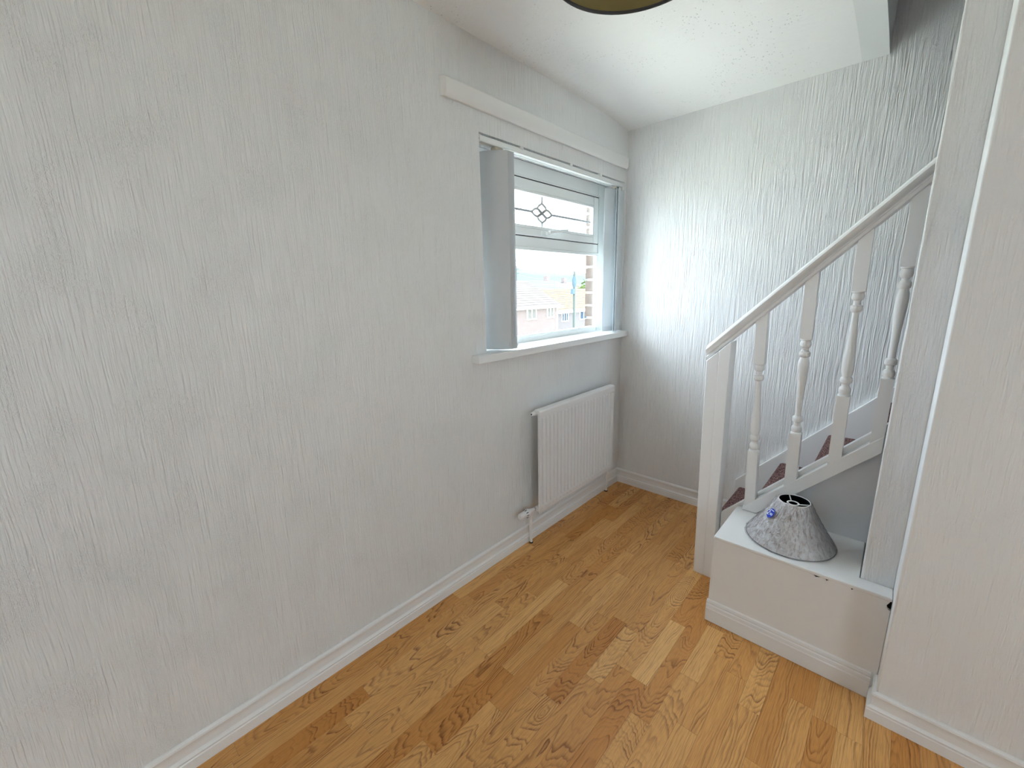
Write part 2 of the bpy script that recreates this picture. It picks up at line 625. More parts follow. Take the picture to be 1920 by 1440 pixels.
# floor: slab plus one board piece per oak strip
floor = struct(obj('floor', MB().box(-.1, 4.3, -4.7, .1, -.12, -.0045), M_DARK, origin=(0, 0, 0)))
SW = .0645
plank_mesh = {}
def plank_me(L):
    if L not in plank_mesh:
        b = MB().box(-SW / 2 + .00025, SW / 2 - .00025, -L / 2 + .00025, L / 2 - .00025, -.0045, 0)
        me = bpy.data.meshes.new('plank')
        me.from_pydata(b.v, [], b.f)
        fix(me)
        me.materials.append(M_OAK)
        plank_mesh[L] = me
    return plank_mesh[L]
def oak_color():
    kind = random.random()
    tone = min(1, max(0, random.gauss(.46, .22)))
    if kind < .40:      # cathedral figure
        return (tone * .85, random.uniform(.40, .60), random.uniform(.55, 1), random.choice((random.uniform(.72, .95), random.uniform(.05, .28))))
    if kind < .52:      # flat sawn with crossing arcs
        return (tone * .8, random.uniform(.46, .54), random.uniform(.7, 1), random.choice((1.35, -.35)))
    return (min(1, tone + .10), random.choice((random.uniform(.0, .25), random.uniform(.75, 1.0))), random.uniform(.15, .7), random.uniform(.42, .58))
LENS = (.30, .36, .42, .48, .54)
nplank = 0
rest = MB()
for r in range(66):
    x = .012 + SW * (r + .5)
    if x > 4.25:
        break
    y = 0.0
    first = True
    while y > -4.6:
        L = random.choice(LENS)
        if first:
            y = L * random.random()
            first = False
        near = x < 1.78 and y > -2.75 and nplank < 296
        if x > .95 and y - L > -.60 and x < 1.6:
            near = False            # under the stairs
        if x > 1.55 and y - L > -1.0:
            near = False            # behind the pier
        if near:
            o = bpy.data.objects.new('plank', plank_me(L))
            COL.objects.link(o)
            o.parent = floor
            o.location = (x, y - L / 2, 0)
            o.color = oak_color()
            nplank += 1
        else:
            rest.box(x - SW / 2 + .00025, x + SW / 2 - .00025, y - L + .00025, min(y, .05), -.0045, 0)
        y -= L
ro = obj('planking', rest, M_OAK, floor)
ro.color = (.5, .1, .4, .5)
ro['kind'] = 'stuff'

# skirting boards
SK = [(0, 0), (.016, 0), (.016, .034), (.0140, .0375), (.0152, .041), (.0152, .044), (.0100, .0485), (.0075, .052), (.0068, .070),
      (.0075, .084), (.0098, .089), (.0085, .095), (.004, .0995), (0, .1006)]
struct(obj('baseboard_left', MB().prism(SK, 'y', -4.6, 0), M_GLOSS, smooth=25))
struct(obj('baseboard_far', MB().prism([(-a, b) for a, b in SK], 'x', 0.0, .797), M_GLOSS, smooth=25))
bb = MB()
A, B = [], []
sec0 = [(1.51 - a, -.95, b) for a, b in SK]
sec1 = [(1.51 - a * 1.15, -1.034 - a, b) for a, b in SK]
sec2 = [(4.2, -1.034 - a, b) for a, b in SK]
bb.loft([sec0, sec1, sec2])
struct(obj('baseboard_right', bb, M_GLOSS, smooth=25))

# ------------------------------------------------------------------ window in the left wall
win = thing('window_1', (-.16, -.655, 1.113), kind='structure')
FX0, FX1 = -.160, -.132         # frame depth
jL, jR, fT, fB = OY0 + .001, OY1 - .001, 2.050, 1.100
gl_l, gl_r = -1.172, -.135      # lower glass sight lines
sL, sR, sT, sB = -1.190, -.118, 1.966, 1.684
fr = MB()
fr.box(FX0, FX1, jL, sL, fB, fT)
fr.box(FX0, FX1, sR, jR, fB, fT)
fr.box(FX0, FX1, sL, sR, sT + .004, fT)
fr.box(FX0, FX1, sL, sR, 1.625, sB - .003)
fr.box(FX0, FX1, sL, sR, fB, 1.140)
# raised lips round the sash opening
for (a0, a1, b0, b1) in ((sL - .012, sR + .012, sT + .004, sT + .014), (sL - .012, sL, 1.12, sT + .004), (sR, sR + .012, 1.12, sT + .004)):
    fr.box(FX1 - .002, FX1 + .006, a0, a1, b0, b1)
fr.box(-.205, FX0, -.046, jR, fB, fT)
fr.box(-.205, FX0, jL, -1.255, fB, fT)
fr.box(-.205, FX0, jL, jR, fB, 1.112)
fr.box(-.205, FX0, jL, jR, 2.0, fT)
frame = obj('window_frame', fr, M_PVC, win, bevel=.0025)
bd = MB()
bx0, bx1 = -.150, -.126
bd.box(bx0, bx1, gl_l - .020, gl_r + .020, 1.609, 1.627)
bd.box(bx0, bx1, gl_l - .020, gl_r + .020, 1.138, 1.152)
bd.box(bx0, bx1, gl_l - .020, gl_l, 1.150, 1.610)
bd.box(bx0, bx1, gl_r, gl_r + .020, 1.150, 1.610)
obj('glazing_bead', bd, M_PVC, win, bevel=.003)
def sheet(x, y0, y1, z0, z1):
    return MB().box(x - .002, x + .002, y0, y1, z0, z1)
obj('pane', sheet(-.153, gl_l - .01, gl_r + .01, 1.14, 1.62), M_GLASS, win)
ssh = MB()
gz0, gz1, gy0, gy1 = 1.726, 1.912, -1.122, -.178
X0, X1 = -.160, -.126
prof = ((X0, X1 - .0, 0), )
ssh.box(X0, X1, sL + .002, gy0, sB, sT)
ssh.box(X0, X1, gy1, sR - .003, sB, sT)
ssh.box(X0, X1, gy0, gy1, gz1, sT)
ssh.box(X0, X1, gy0, gy1, sB, gz0)
sash = obj('sash', ssh, M_PVC, win, bevel=.006, seg=3)
gk = MB()                       # dark rubber gasket round the sash
gx0, gx1 = -.150, -.1305
gk.box(gx0, gx1, sL - .001, sR + .001, sT, sT + .0045)
gk.box(gx0, gx1, sR - .003, sR + .0012, sB, sT)
gk.box(gx0, gx1, sL - .001, sL + .002, sB, sT)
gk.box(gx0, gx1, sL, sR, sB - .003, sB)
obj('gasket', gk, M_DARK, sash)
sb = MB()
for (a0, a1, b0, b1) in ((gy0 - .004, gy1 + .004, gz1 - .012, gz1 + .002), (gy0 - .004, gy1 + .004, gz0 - .002, gz0 + .012), (gy0 - .002, gy0 + .012, gz0, gz1), (gy1 - .012, gy1 + .002, gz0, gz1)):
    sb.box(-.148, -.124, a0, a1, b0, b1)
obj('glazing_bead', sb, M_PVC, sash, bevel=.003)
obj('pane', sheet(-.153, gy0 - .004, gy1 + .004, gz0 - .004, gz1 + .004), M_GLASS, sash)
# lead came: straight bars and a four-petal flower
ld = MB()
fy, fz, lx = -.682, 1.815, -.1490
ry, rz = .092, .051
def came(pts, r=.0062):
    ld.tube([(lx, fy + a, fz + b) for a, b in pts], r, 6)
came([(ry, 0), (gy1 - fy, 0)], .0066)
came([(-ry, 0), (gy0 - fy, 0)], .0066)
came([(0, rz), (0, gz1 - fz)], .0066)
came([(0, -rz), (0, gz0 - fz)], .0066)
for k in range(4):
    ca, sa = cos(k * pi / 2), sin(k * pi / 2)
    for sg in (1, -1):
        loop = []
        for i in range(13):
            t = i / 12
            rad = t
            wid = sg * .42 * sin(pi * min(1, t * 1.02)) * (1.0 if t < .55 else 1.0) ** 1
            px_, py_ = rad, wid * (.95 if t > .1 else 1)
            loop.append(((px_ * ca - py_ * sa) * ry, (px_ * sa + py_ * ca) * rz))
        came(loop, .0066)
obj('lead_flower', ld, M_LEAD, sash, smooth='all')
# casement handle
hd = MB()
hy, hz = -.690, 1.704
hd.box(-.127, -.113, hy - .030, hy + .018, hz - .013, hz + .013)
hd.tube([(-.112, hy, hz), (-.098, hy, hz)], .010, 12)
secs = []
for t in (0, .25, .5, .75, 1):
    cy_, cz_, cx_ = hy + .012 + .175 * t, hz + .004 + .026 * t, -.098 + .020 * sin(pi * t)
    hw, hh = .008 - .002 * t, .0090 - .0020 * t
    secs.append([(cx_ - hw, cy_, cz_ - hh), (cx_ + hw, cy_, cz_ - hh), (cx_ + hw, cy_, cz_ + hh), (cx_ - hw, cy_, cz_ + hh)])
hd.loft(secs)
obj('handle', hd, M_PVC, sash, bevel=.002, smooth=40)
# sill
sl = MB()
sl.prism([(-.135, OY1 + .0), (-.135, OY0), (0, OY0), (0, -1.380), (.050, -1.380), (.050, -.002), (0, -.002), (0, OY1)], 'z', 1.076, 1.1125)
obj('window_sill', sl, M_GLOSS, win, bevel=.004)

# unseen window added on the opposite wall to bring in fill light
fill_win2 = thing('fill_window_2', (4.3, -3.2, 1.00), kind='structure')
f2 = MB()
for (a0, a1, b0, b1) in ((EY0, EY0 + .06, EZ0, EZ1), (EY1 - .06, EY1, EZ0, EZ1), (-3.23, -3.17, EZ0, EZ1), (EY0, EY1, EZ0, EZ0 + .06), (EY0, EY1, EZ1 - .06, EZ1)):
    f2.box(4.27, 4.33, a0, a1, b0, b1)
obj('window_frame', f2, M_PVC, fill_win2)  # frame and panes of the added fill window
obj('pane', sheet(4.3, EY0 + .05, -3.22, EZ0 + .05, EZ1 - .05), M_GLASS, fill_win2)
obj('pane', sheet(4.3, -3.18, EY1 - .05, EZ0 + .05, EZ1 - .05), M_GLASS, fill_win2)

# small unseen window, added in the back wall as a source of fill
fill_win3 = thing('fill_window_3', (.80, -4.68, 1.05), kind='structure')
f3 = MB()
for (a0, a1, b0, b1) in ((BX0, BX0 + .06, BZ0, BZ1), (BX1 - .06, BX1, BZ0, BZ1), (.77, .83, BZ0, BZ1), (BX0, BX1, BZ0, BZ0 + .06), (BX0, BX1, BZ1 - .06, BZ1)):
    f3.box(a0, a1, -4.71, -4.65, b0, b1)
obj('window_frame', f3, M_PVC, fill_win3)  # frame and panes of the added fill window
obj('pane', MB().box(BX0 + .05, .78, -4.682, -4.678, BZ0 + .05, BZ1 - .05), M_GLASS, fill_win3)
obj('pane', MB().box(.84, BX1 - .05, -4.682, -4.678, BZ0 + .05, BZ1 - .05), M_GLASS, fill_win3)

# ------------------------------------------------------------------ pelmet batten above the window
bt = MB()
zb0, zb1 = 2.133, 2.200
secs = []
for y, sx in ((-1.484, .2), (-1.472, 1.0), (-.030, 1.0)):
    tt = .026 * sx
    dz = -.006 * (y + 1.48) / 1.45
    secs.append([(.001, y, zb0 + dz), (tt * .62, y, zb0 + dz - .002), (tt, y, zb0 + dz + .012), (tt, y, zb1 + dz - .006), (tt * .75, y, zb1 + dz), (.001, y, zb1 + dz)])
bt.loft(secs)
tag(obj('batten', bt, M_GLOSS, bevel=.0015), 'long white painted wooden batten fixed to the wall above the window blind', 'batten')

# ------------------------------------------------------------------ vertical blind
bl = thing('vertical_blind', (-.02, -.67, 1.118), 'grey vertical blind drawn open, vanes stacked at both sides of the window', 'blind')
hr = MB()
hz0, hz1 = 2.017, 2.042
hr.box(-.036, .004, -1.284, -.056, hz0 + .004, hz1)
hr.box(-.036, -.026, -1.284, -.056, hz0, hz0 + .005)
hr.box(-.006, .004, -1.284, -.056, hz0, hz0 + .005)
obj('headrail', hr, M_PVC, bl, bevel=.002)
for a0, a1 in ((-1.2865, -1.283), (-.057, -.053)):
    obj('end_cap', MB().box(-.040, .006, a0, a1, hz0 - .004, hz1 + .002), M_PVC, bl, bevel=.001)
en = MB()
en.lathe([(.005, -1.2875), (.005, -1.2835)], (-.004, 0, 2.028), 'y', 10)
obj('cord_hole', en, M_DARK, bl)
for y in (-1.02, -.62, -.32):
    b_ = MB().box(-.03, .007, y - .012, y + .012, hz1 - .004, hz1 + .009)
    obj('bracket', b_, M_PVC, bl, bevel=.001)
def vane(p1, p2, curl=.008, z0=1.118, z1=2.004):
    p1, p2 = Vector((*p1, 0)), Vector((*p2, 0))
    d = p2 - p1
    nrm = Vector((d.y, -d.x, 0)).normalized()
    row = []
    for i in range(9):
        t = i / 8
        q = p1 + d * t + nrm * curl * 4 * t * (1 - t)
        row.append((q, nrm))
    m = MB()
    th = .0005
    sec = []
    for z in (z0, z1):
        sec.append([tuple(q + n * th + Vector((0, 0, z))) for q, n in row] + [tuple(q - n * th + Vector((0, 0, z))) for q, n in reversed(row)])
    m.loft(sec)
    o = obj('vane', m, M_VANE, bl, smooth=50)
    # weight sleeve at the foot, carrier hook at the top
    mid = (p1 + p2) / 2
    wt = MB()
    e = .46
    a = mid - d * e
    b = mid + d * e
    q1, q2 = nrm * .0015, -nrm * .0015
    wt.loft([[tuple(a + q1 + Vector((0, 0, z0 + .002))), tuple(b + q1 + Vector((0, 0, z0 + .002))), tuple(b + q2 + Vector((0, 0, z0 + .002))), tuple(a + q2 + Vector((0, 0, z0 + .002)))],
             [tuple(a + q1 + Vector((0, 0, z0 + .034))), tuple(b + q1 + Vector((0, 0, z0 + .034))), tuple(b + q2 + Vector((0, 0, z0 + .034))), tuple(a + q2 + Vector((0, 0, z0 + .034)))]])
    obj('weight_sleeve', wt, M_VANE, o)
    hk = MB()
    m0 = (-.016, mid.y, 0)
    hk.box(-.030, -.002, mid.y - .004, mid.y + .004, 2.006, 2.017)
    hk.tube([(mid.x, mid.y, 2.010), (mid.x, mid.y, 1.992)], .003, 6)
    obj('carrier', hk, M_CLIP, o)
    return p1, p2
left = []
for k in range(6):
    dy = k * .0085
    left.append(vane((-.071 + .001 * k, -1.222 + dy), (.032, -1.147 + dy), .010 if k == 0 else .006))
right = [vane((-.047, -.185), (-.014, -.070), .004), vane((.024, -.142), (.001, -.026), -.003), vane((.010, -.142), (-.008, -.026), -.003)]
def chain(pairs):
    ch = MB()
    for (a1, a2), (b1, b2) in zip(pairs, pairs[1:]):
        for s_ in (a2, ):
            pa = a1.lerp(a2, .93)
            pb = b1.lerp(b2, .93)
            pts = []
            for i in range(7):
                t = i / 6
                q = pa.lerp(pb, t)
                pts.append((q.x + .007 * sin(pi * t), q.y, 1.150 - .020 * sin(pi * t)))
            ch.tube(pts, .0013, 5)
            for q in (pa, ):
                ch.box(q.x - .002, q.x + .004, q.y - .0025, q.y + .0025, 1.120, 1.152)
    obj('bead_chain', ch, M_CHAIN, bl, smooth=40)['kind'] = 'stuff'
chain(left + [(left[-1][0] + Vector((0, .0085, 0)), left[-1][1] + Vector((.004, .0105, 0)))])
chain(right)

# ------------------------------------------------------------------ radiator
rad = thing('radiator', (.06, -.62, .19), 'white ribbed single panel radiator under the window', 'radiator')
RY0, RY1, RZ0, RZ1, RX = -1.010, -.237, .194, .783, .090
nfl = 22
ys, prof = [], []
pitch_ = (RY1 - RY0 - .030) / nfl
yy = [RY0, RY0 + .006, RY0 + .012]
dep = [.000, .000, .0]
for k in range(nfl):
    s0 = RY0 + .015 + pitch_ * k
    for f_, d_ in ((.05, 0), (.15, -.0075), (.35, -.0080), (.45, 0.0), (.72, .0008)):
        yy.append(s0 + pitch_ * f_)
        dep.append(d_)
yy += [RY1 - .012, RY1 - .006, RY1]
dep += [0, 0, 0]
zz = [(RZ0, 0.0, -.004), (RZ0 + .006, 0.0, 0.0), (RZ0 + .026, 0.0, 0.0), (RZ0 + .034, 1.0, .002), (RZ0 + .05, 1.0, 0.0), (RZ1 - .062, 1.0, 0.0), (RZ1 - .05, 1.0, 0.0), (RZ1 - .0455, .0, -.0035), (RZ1 - .042, 0.0, -.0035), (RZ1 - .039, 0.0, .0015), (RZ1 - .010, 0.0, .0015), (RZ1 - .003, 0, -.002), (RZ1, 0.0, -.010)]
pm = MB()
front = [[(RX + dep[i] * k_ + o_, yy[i], z) for i in range(len(yy))] for z, k_, o_ in zz]
pm.loft(front, closed=False, caps=False)
n_ = len(yy)
back = [[(RX - .034, yy[0], z), (RX - .034, yy[-1], z)] for z in (RZ0, RZ1)]
b0 = len(pm.v)
pm.add([(RX - .012, RY0, RZ0), (RX - .012, RY1, RZ0), (RX - .034, RY1, RZ1), (RX - .034, RY0, RZ1), (RX - .012, RY0, RZ1 - .02), (RX - .012, RY1, RZ1 - .02)],
       [(0, 1, 5, 4), (4, 5, 2, 3)])
# close the sides
L_ = [k * n_ for k in range(len(zz))]
R_ = [k * n_ + n_ - 1 for k in range(len(zz))]
pm.f.append(tuple(L_) + (b0 + 3, b0 + 4, b0 + 0))
pm.f.append(tuple(R_) + (b0 + 2, b0 + 5, b0 + 1))
pm.f.append(tuple(i for i in range(n_)) + (b0 + 1, b0 + 0))
pm.f.append(tuple((len(zz) - 1) * n_ + i for i in range(n_)) + (b0 + 2, b0 + 3))
obj('panel', pm, M_RAD, rad, smooth=25)
# scalloped crimp at the feet of the ribs
sc_ = MB()
for k in range(nfl):
    s0 = RY0 + .015 + pitch_ * (k + .24)
    sc_.lathe([(.003, -.0015), (.0135, -.001), (.0115, .0015), (.004, .0025)], (RX, s0, RZ0 + .034), 'x', 10)
obj('rib_scallops', sc_, M_RAD, rad, smooth=50)['kind'] = 'stuff'
for z in (.765, .212):                       # headers along top and bottom, behind the panel
    obj('header_pipe', MB().tube([(.060, RY0 + .006, z), (.060, RY1 - .006, z)], .0145, 12), M_RAD, rad, smooth=50)
pl = MB()
pl.lathe([(.0135, RY0 + .01), (.0135, RY0 - .006), (.0105, RY0 - .010), (.0105, RY0 - .026), (.0085, RY0 - .029), (.0045, RY0 - .029), (.0045, RY0 - .020)], (.060, 0, .765), 'y', 14)
plug = obj('bleed_plug', pl, M_RAD, rad, smooth=35)
obj('plug_hole', MB().lathe([(.0046, RY0 - .0285), (.0046, RY0 - .022)], (.060, 0, .765), 'y', 10), M_DARK, plug)
vl = thing('valve', (.052, -1.045, .215))
vl.parent = rad
vl.location = tuple(WL['valve'][i] - WL['radiator'][i] for i in range(3))
vb = MB()
vx, vz = .052, .213
vb.lathe([(.011, RY0 + .008), (.011, RY0 - .004), (.0095, RY0 - .006), (.0095, RY0 - .030), (.0125, RY0 - .031), (.0125, RY0 - .042), (.0115, RY0 - .060)], (vx, 0, vz), 'y', 14)
vb.tube([(vx, -1.040, vz), (vx - .004, -1.040, vz - .05)], .0105, 12)
obj('valve_body', vb, M_RAD, vl, smooth=35)
nt = MB().lathe([(.0118, RY0 - .0005), (.0118, RY0 - .009)], (vx, 0, vz), 'y', 6)
obj('valve_nut', nt, M_CHROME, vl)
vh = MB()
vh.lathe([(.013, -1.062), (.0205, -1.064), (.0215, -1.080), (.0205, -1.098), (.0185, -1.104), (.0192, -1.108), (.0182, -1.128), (.013, -1.137)], (vx, 0, vz + .001), 'y', 18)
vhead = obj('valve_head', vh, M_RAD, vl, smooth=35)
vr = MB()
for k in range(9):
    a = 2 * pi * k / 9
    ca, sa = cos(a) * .0208, sin(a) * .0208
    vr.box(vx + ca - .0013, vx + ca + .0013, -1.098, -1.083, vz + .001 + sa - .0013, vz + .001 + sa + .0013)
obj('head_ribs', vr, M_DARK, vl)['kind'] = 'stuff'
pp = MB()
pp.tube([(vx - .004, -1.040, .170), (vx - .010, -1.036, .12), (.034, -1.026, .06), (.034, -1.024, .002)], .0075, 12)
obj('supply_pipe', pp, M_GLOSS, rad, smooth=50)
obj('pipe_collar', MB().lathe([(.011, .001), (.011, .005), (.008, .007)], (.034, -1.024, 0), 'z', 14), M_DARK, rad)
p2 = MB()
p2.tube([(.045, RY1 + .022, .205), (.045, RY1 + .022, .08), (.034, RY1 + .03, .04), (.034, RY1 + .03, .002)], .0075, 12)
p2.tube([(.055, RY1 - .01, .212), (.050, RY1 + .026, .212)], .010, 12)
obj('return_pipe', p2, M_GLOSS, rad, smooth=50)
obj('pipe_collar', MB().lathe([(.011, .001), (.011, .005), (.008, .007)], (.034, RY1 + .03, 0), 'z', 14), M_DARK, rad)
for y in (-.86, -.40):
    for z in (.24, .68):
        obj('wall_bracket', MB().box(.001, .062, y - .012, y + .012, z, z + .045), M_RAD, rad)

# ------------------------------------------------------------------ socket on the far wall
so = thing('wall_socket', (.648, 0, .302), 'white double electrical socket low on the far wall, mostly behind the newel post', 'socket')
obj('faceplate', MB().box(.576, .722, -.010, -.0005, .305, .393), M_PVC, so, bevel=.003)
for cx in (.612, .686):
    obj('rocker_switch', MB().box(cx - .006, cx + .006, -.013, -.009, .362, .382), M_PVC, so, bevel=.001)
    ph = MB()
    ph.box(cx - .002, cx + .002, -.0108, -.009, .345, .355)
    ph.box(cx - .014, cx - .007, -.0108, -.009, .324, .328)
    ph.box(cx + .007, cx + .014, -.0108, -.009, .324, .328)
    obj('pin_holes', ph, M_DARK, so)['kind'] = 'stuff'

# ------------------------------------------------------------------ staircase
st = thing('staircase', (1.9, -.32, 0), 'steep staircase with mottled brown carpet rising to the right along the far wall', 'staircase')
RISE, GO = .208, .1935
X_N, Z_N = .820, .217
for k in range(11):
    xn = X_N + GO * k
    zt = Z_N + RISE * k
    b_ = MB()
    rn = .014
    sec = [(xn + GO + .02, zt - .045), (xn + .03, zt - .045), (xn + .026, zt - RISE - .002), (xn + .012, zt - RISE - .002), (xn + .014, zt - .034)]
    for i in range(7):
        a = -pi / 2 - pi * i / 6
        sec.append((xn + rn + rn * cos(a), zt - rn + rn * sin(a) if False else zt - rn + rn * sin(-a - pi) * -1 if False else zt - rn + rn * (-cos(pi * i / 6))))
    # replace the arc by an explicit rounded nosing
    sec = sec[:5] + [(xn + rn - rn * sin(pi * i / 6), zt - rn - rn * cos(pi * i / 6)) for i in range(7)] + [(xn + GO + .02, zt)]
    b_.prism(sec, 'y', -.586, -.0225)
    obj('carpeted_step', b_, M_CARPET, st, smooth=40)
ws = MB()
zl = lambda x: .252 + 1.055 * (x - .797)
ws.prism([(.797, 0), (.797, .252), (3.1, zl(3.1)), (3.1, zl(3.1) - .42), (1.03, 0)], 'y', -.022, -.0005)
obj('wall_string', ws, M_GLOSS, st, bevel=.002)
os_ = MB()
zs = lambda x: .470 + 1.045 * (x - 1.026)
os_.prism([(.893, 0), (.893, zs(.893)), (1.50, zs(1.50)), (1.50, zs(1.50) - .16), (1.02, .30), (1.02, 0)], 'y', -.616, -.590)
obj('outer_string', os_, M_GLOSS, st, bevel=.002)
spn = MB()
zr0 = lambda x: .546 + 1.02 * (x - 1.19)
spn.prism([(.965, .002), (.965, zr0(.965) + .03), (1.505, zr0(1.505) + .03), (1.505, .002)], 'y', -.6165, -.604)
obj('spandrel_panel', spn, M_SPAND, st)

# ------------------------------------------------------------------ banister
bn = thing('banister', (1.1, -.635, 0), 'white painted banister with square newel post, handrail and turned spindles', 'banister')
nw = MB()
xm0, xm1 = .8545, .8385
xt = lambda t: (.808 - .018 * t, .890 - .006 * t)
top_l, top_r = 1.074, 1.150
nw.prism([(.806, 0), (.8525, 0), (.8365, 1.116), (.788, 1.070)], 'y', -.676, -.670)
nw.prism([(.8537, 0), (.892, 0), (.884, 1.163), (.8377, 1.117)], 'y', -.676, -.670)
nw.prism([(.8066, 0), (.8914, 0), (.8834, 1.160), (.7886, 1.069)], 'y', -.6748, -.588)
obj('newel_post', nw, M_GLOSS, bn, bevel=.003)
hrl = MB()
HP = [(-.612, 0), (-.655, 0), (-.661, .004), (-.662, .018), (-.656, .023), (-.655, .029), (-.664, .036), (-.672, .047), (-.674, .056), (-.670, .066), (-.660, .074), (-.645, .078),
      (-.622, .078), (-.607, .074), (-.597, .066), (-.593, .056), (-.595, .047), (-.603, .036), (-.612, .029), (-.611, .023), (-.605, .018), (-.606, .004)]
secs = []
for x in (.782, 1.435):
    z0 = 1.066 + .992 * (x - .782)
    k_ = .93 + .10 * (x - .782)
    secs.append([(x, y, z0 + dz * k_) for y, dz in HP])
hrl.loft(secs)
obj('handrail', hrl, M_GLOSS, bn, smooth=30)
br = MB()
zt_ = lambda x: .470 + 1.006 * (x - 1.045)
br.prism([(.989, .399), (.989, zt_(.989)), (1.422, zt_(1.422)), (1.422, zr0(1.422)), (1.045, .399)], 'y', -.656, -.6165)
obj('base_rail', br, M_GLOSS, bn, bevel=.002)

def spindle(xb, zb, xt_, zlow, zhigh, ztop, w_, flip):
    """square foot, turned middle, square head; leans from xb at the foot to xt_ at the head"""
    m = MB()
    yc, h = -.636, w_ / 2
    ax = lambda z: xb + (xt_ - xb) * (z - zb) / (ztop - zb)
    slope = 1.006
    def sq(z, dxl=0.0):
        a = ax(z)
        return [(a - h, yc - h, z), (a + h, yc - h, z), (a + h, yc + h, z), (a - h, yc + h, z)]
    foot = [(p[0], p[1], zt_(p[0]) - .001) for p in sq(zb)]
    m.loft([foot, sq(zlow)])
    head = [(p[0], p[1], 1.0665 + .992 * (p[0] - .782)) for p in sq(ztop)]
    m.loft([sq(zhigh), head])
    T = zhigh - zlow
    pr = [(0, h * .98), (.012, h * .99), (.018, .80 * h), (.026, .86 * h), (.045, .96 * h), (.068, .96 * h), (.085, .84 * h), (.096, .60 * h), (.112, .56 * h), (.124, .70 * h), (.136, .93 * h),
          (.160, 1.0 * h), (.180, .90 * h), (.190, .72 * h), (.200, .74 * h), (.235, .92 * h), (.275, .98 * h), (.33, .95 * h), (.42, .83 * h), (.54, .70 * h), (.66, .60 * h), (.775, .53 * h), (.806, .56 * h),
          (.816, .80 * h), (.826, .93 * h), (.85, .95 * h), (.868, .90 * h), (.876, .62 * h), (.895, .56 * h), (.915, .58 * h), (.922, .80 * h), (.935, .93 * h), (.958, .97 * h), (.976, .88 * h), (.984, .84 * h), (.992, .99 * h), (1.0, .98 * h)]
    if flip:
        pr = [(1 - t, r) for t, r in reversed(pr)]
    n = 20
    secs = []
    for t, r in pr:
        z = zlow + T * t
        a = ax(z)
        secs.append([(a + r * cos(2 * pi * i / n), yc + r * sin(2 * pi * i / n), z) for i in range(n)])
    m.loft(secs)
    return obj('spindle', m, M_GLOSS, bn, smooth=35)
spindle(1.015, .43, .986, .682, 1.072, 1.26, .040, False)
spindle(1.155, .58, 1.140, .796, 1.186, 1.42, .040, True)
spindle(1.289, .72, 1.281, .976, 1.366, 1.56, .040, False)
spindle(1.402, .84, 1.4025, 1.058, 1.446, 1.68, .038, True)

# ------------------------------------------------------------------ boxed-in plinth at the foot of the spandrel
bxo = thing('plinth_box', (1.235, -.78, 0), 'white painted box plinth below the stair, with a lampshade on top', 'box')
tb = MB().prism([(.962, -.956), (1.509, -.956), (1.509, -.891), (1.422, -.891), (1.422, -.6175), (.985, -.6175), (.962, -.63)], 'z', .384, .397)
obj('top_board', tb, M_BOX, bxo, bevel=.003)
fp = MB().prism([(.964, .003), (1.509, .003), (1.509, .350), (1.501, .3535), (1.497, .366), (1.503, .378), (1.505, .385), (.964, .385)], 'y', -.953, -.941)
obj('front_panel', fp, M_BOX, bxo)
obj('side_panel', MB().box(.9625, .975, -.9535, -.62, .003, .385), M_BOX, bxo)
PK = [(0, 0.002), (.012, .002), (.012, .060), (.0085, .064), (.0085, .067), (.0115, .070), (.0105, .078), (.0065, .081), (.0065, .084), (.0085, .087), (.006, .096), (0, .100)]
obj('plinth_skirting', MB().prism([(-.953 - a, b) for a, b in PK], 'x', .958, 1.494), M_BOX, bxo, smooth=25)
gp = MB()
gp.box(1.494, 1.512, -.940, -.90, .33, .385)
obj('dark_gap', gp, M_DARK, bxo)
for (x, l) in ((1.302, .016), (1.335, .008), (1.405, .006)):
    obj('paint_chip', MB().prism([(x, .3835), (x + l * .3, .3795), (x + l, .3835)], 'y', -.9568, -.9555), M_DARK, bxo)

# ------------------------------------------------------------------ conical lampshade on the box
SHC = (1.194, -.778, .3975)
sh = thing('lampshade', SHC, 'loose grey marbled conical lampshade in clear wrap on the white box', 'lampshade')
Rb, Rt, Hs = .152, .053, .166
def cone(rb, rt, z0, z1, n=72):
    m = MB()
    secs = []
    for k in range(9):
        t = k / 8
        r = rb + (rt - rb) * t - .004 * sin(pi * t)
        secs.append([(SHC[0] + r * cos(2 * pi * i / n), SHC[1] + r * sin(2 * pi * i / n), z0 + (z1 - z0) * t) for i in range(n)])
    return m, secs
zb_, zt2 = SHC[2] + .002, SHC[2] + Hs
m, s1 = cone(Rb, Rt, zb_, zt2)
m.loft(s1, True, False)
obj('shade_cone', m, M_SHADE, sh, smooth='all')
m, s1 = cone(Rb - .0025, Rt - .0015, zb_, zt2 - .0005)
m.loft(s1, True, False)
obj('lining', m, M_BLACK, sh, smooth='all')
rg = MB()
rg.torus((SHC[0], SHC[1], zb_ + .0005), Rb - .001, .0014, 72, 6)
obj('base_rim', rg, M_DRUM, sh, smooth='all')
rg = MB()
rg.torus((SHC[0], SHC[1], zt2), Rt - .0005, .0018, 48, 6)
obj('top_rim', rg, M_SHADE_RING, sh, smooth='all')
sp_ = MB()
fz_ = zt2 - .012
fc = (SHC[0] - .003, SHC[1] - .001)
sp_.torus((fc[0], fc[1], fz_), .0185, .0035, 32, 8, .6)
for k in range(3):
    a = math.radians(118 + 120 * k)
    end = (SHC[0] + (Rt - .001) * cos(a), SHC[1] + (Rt - .001) * sin(a), zt2 - .003)
    beg = (fc[0] + .019 * cos(a), fc[1] + .019 * sin(a), fz_)
    sp_.tube([beg, end], .0022, 6)
obj('gimbal_ring', sp_, M_SHADE_RING, sh, smooth='all')
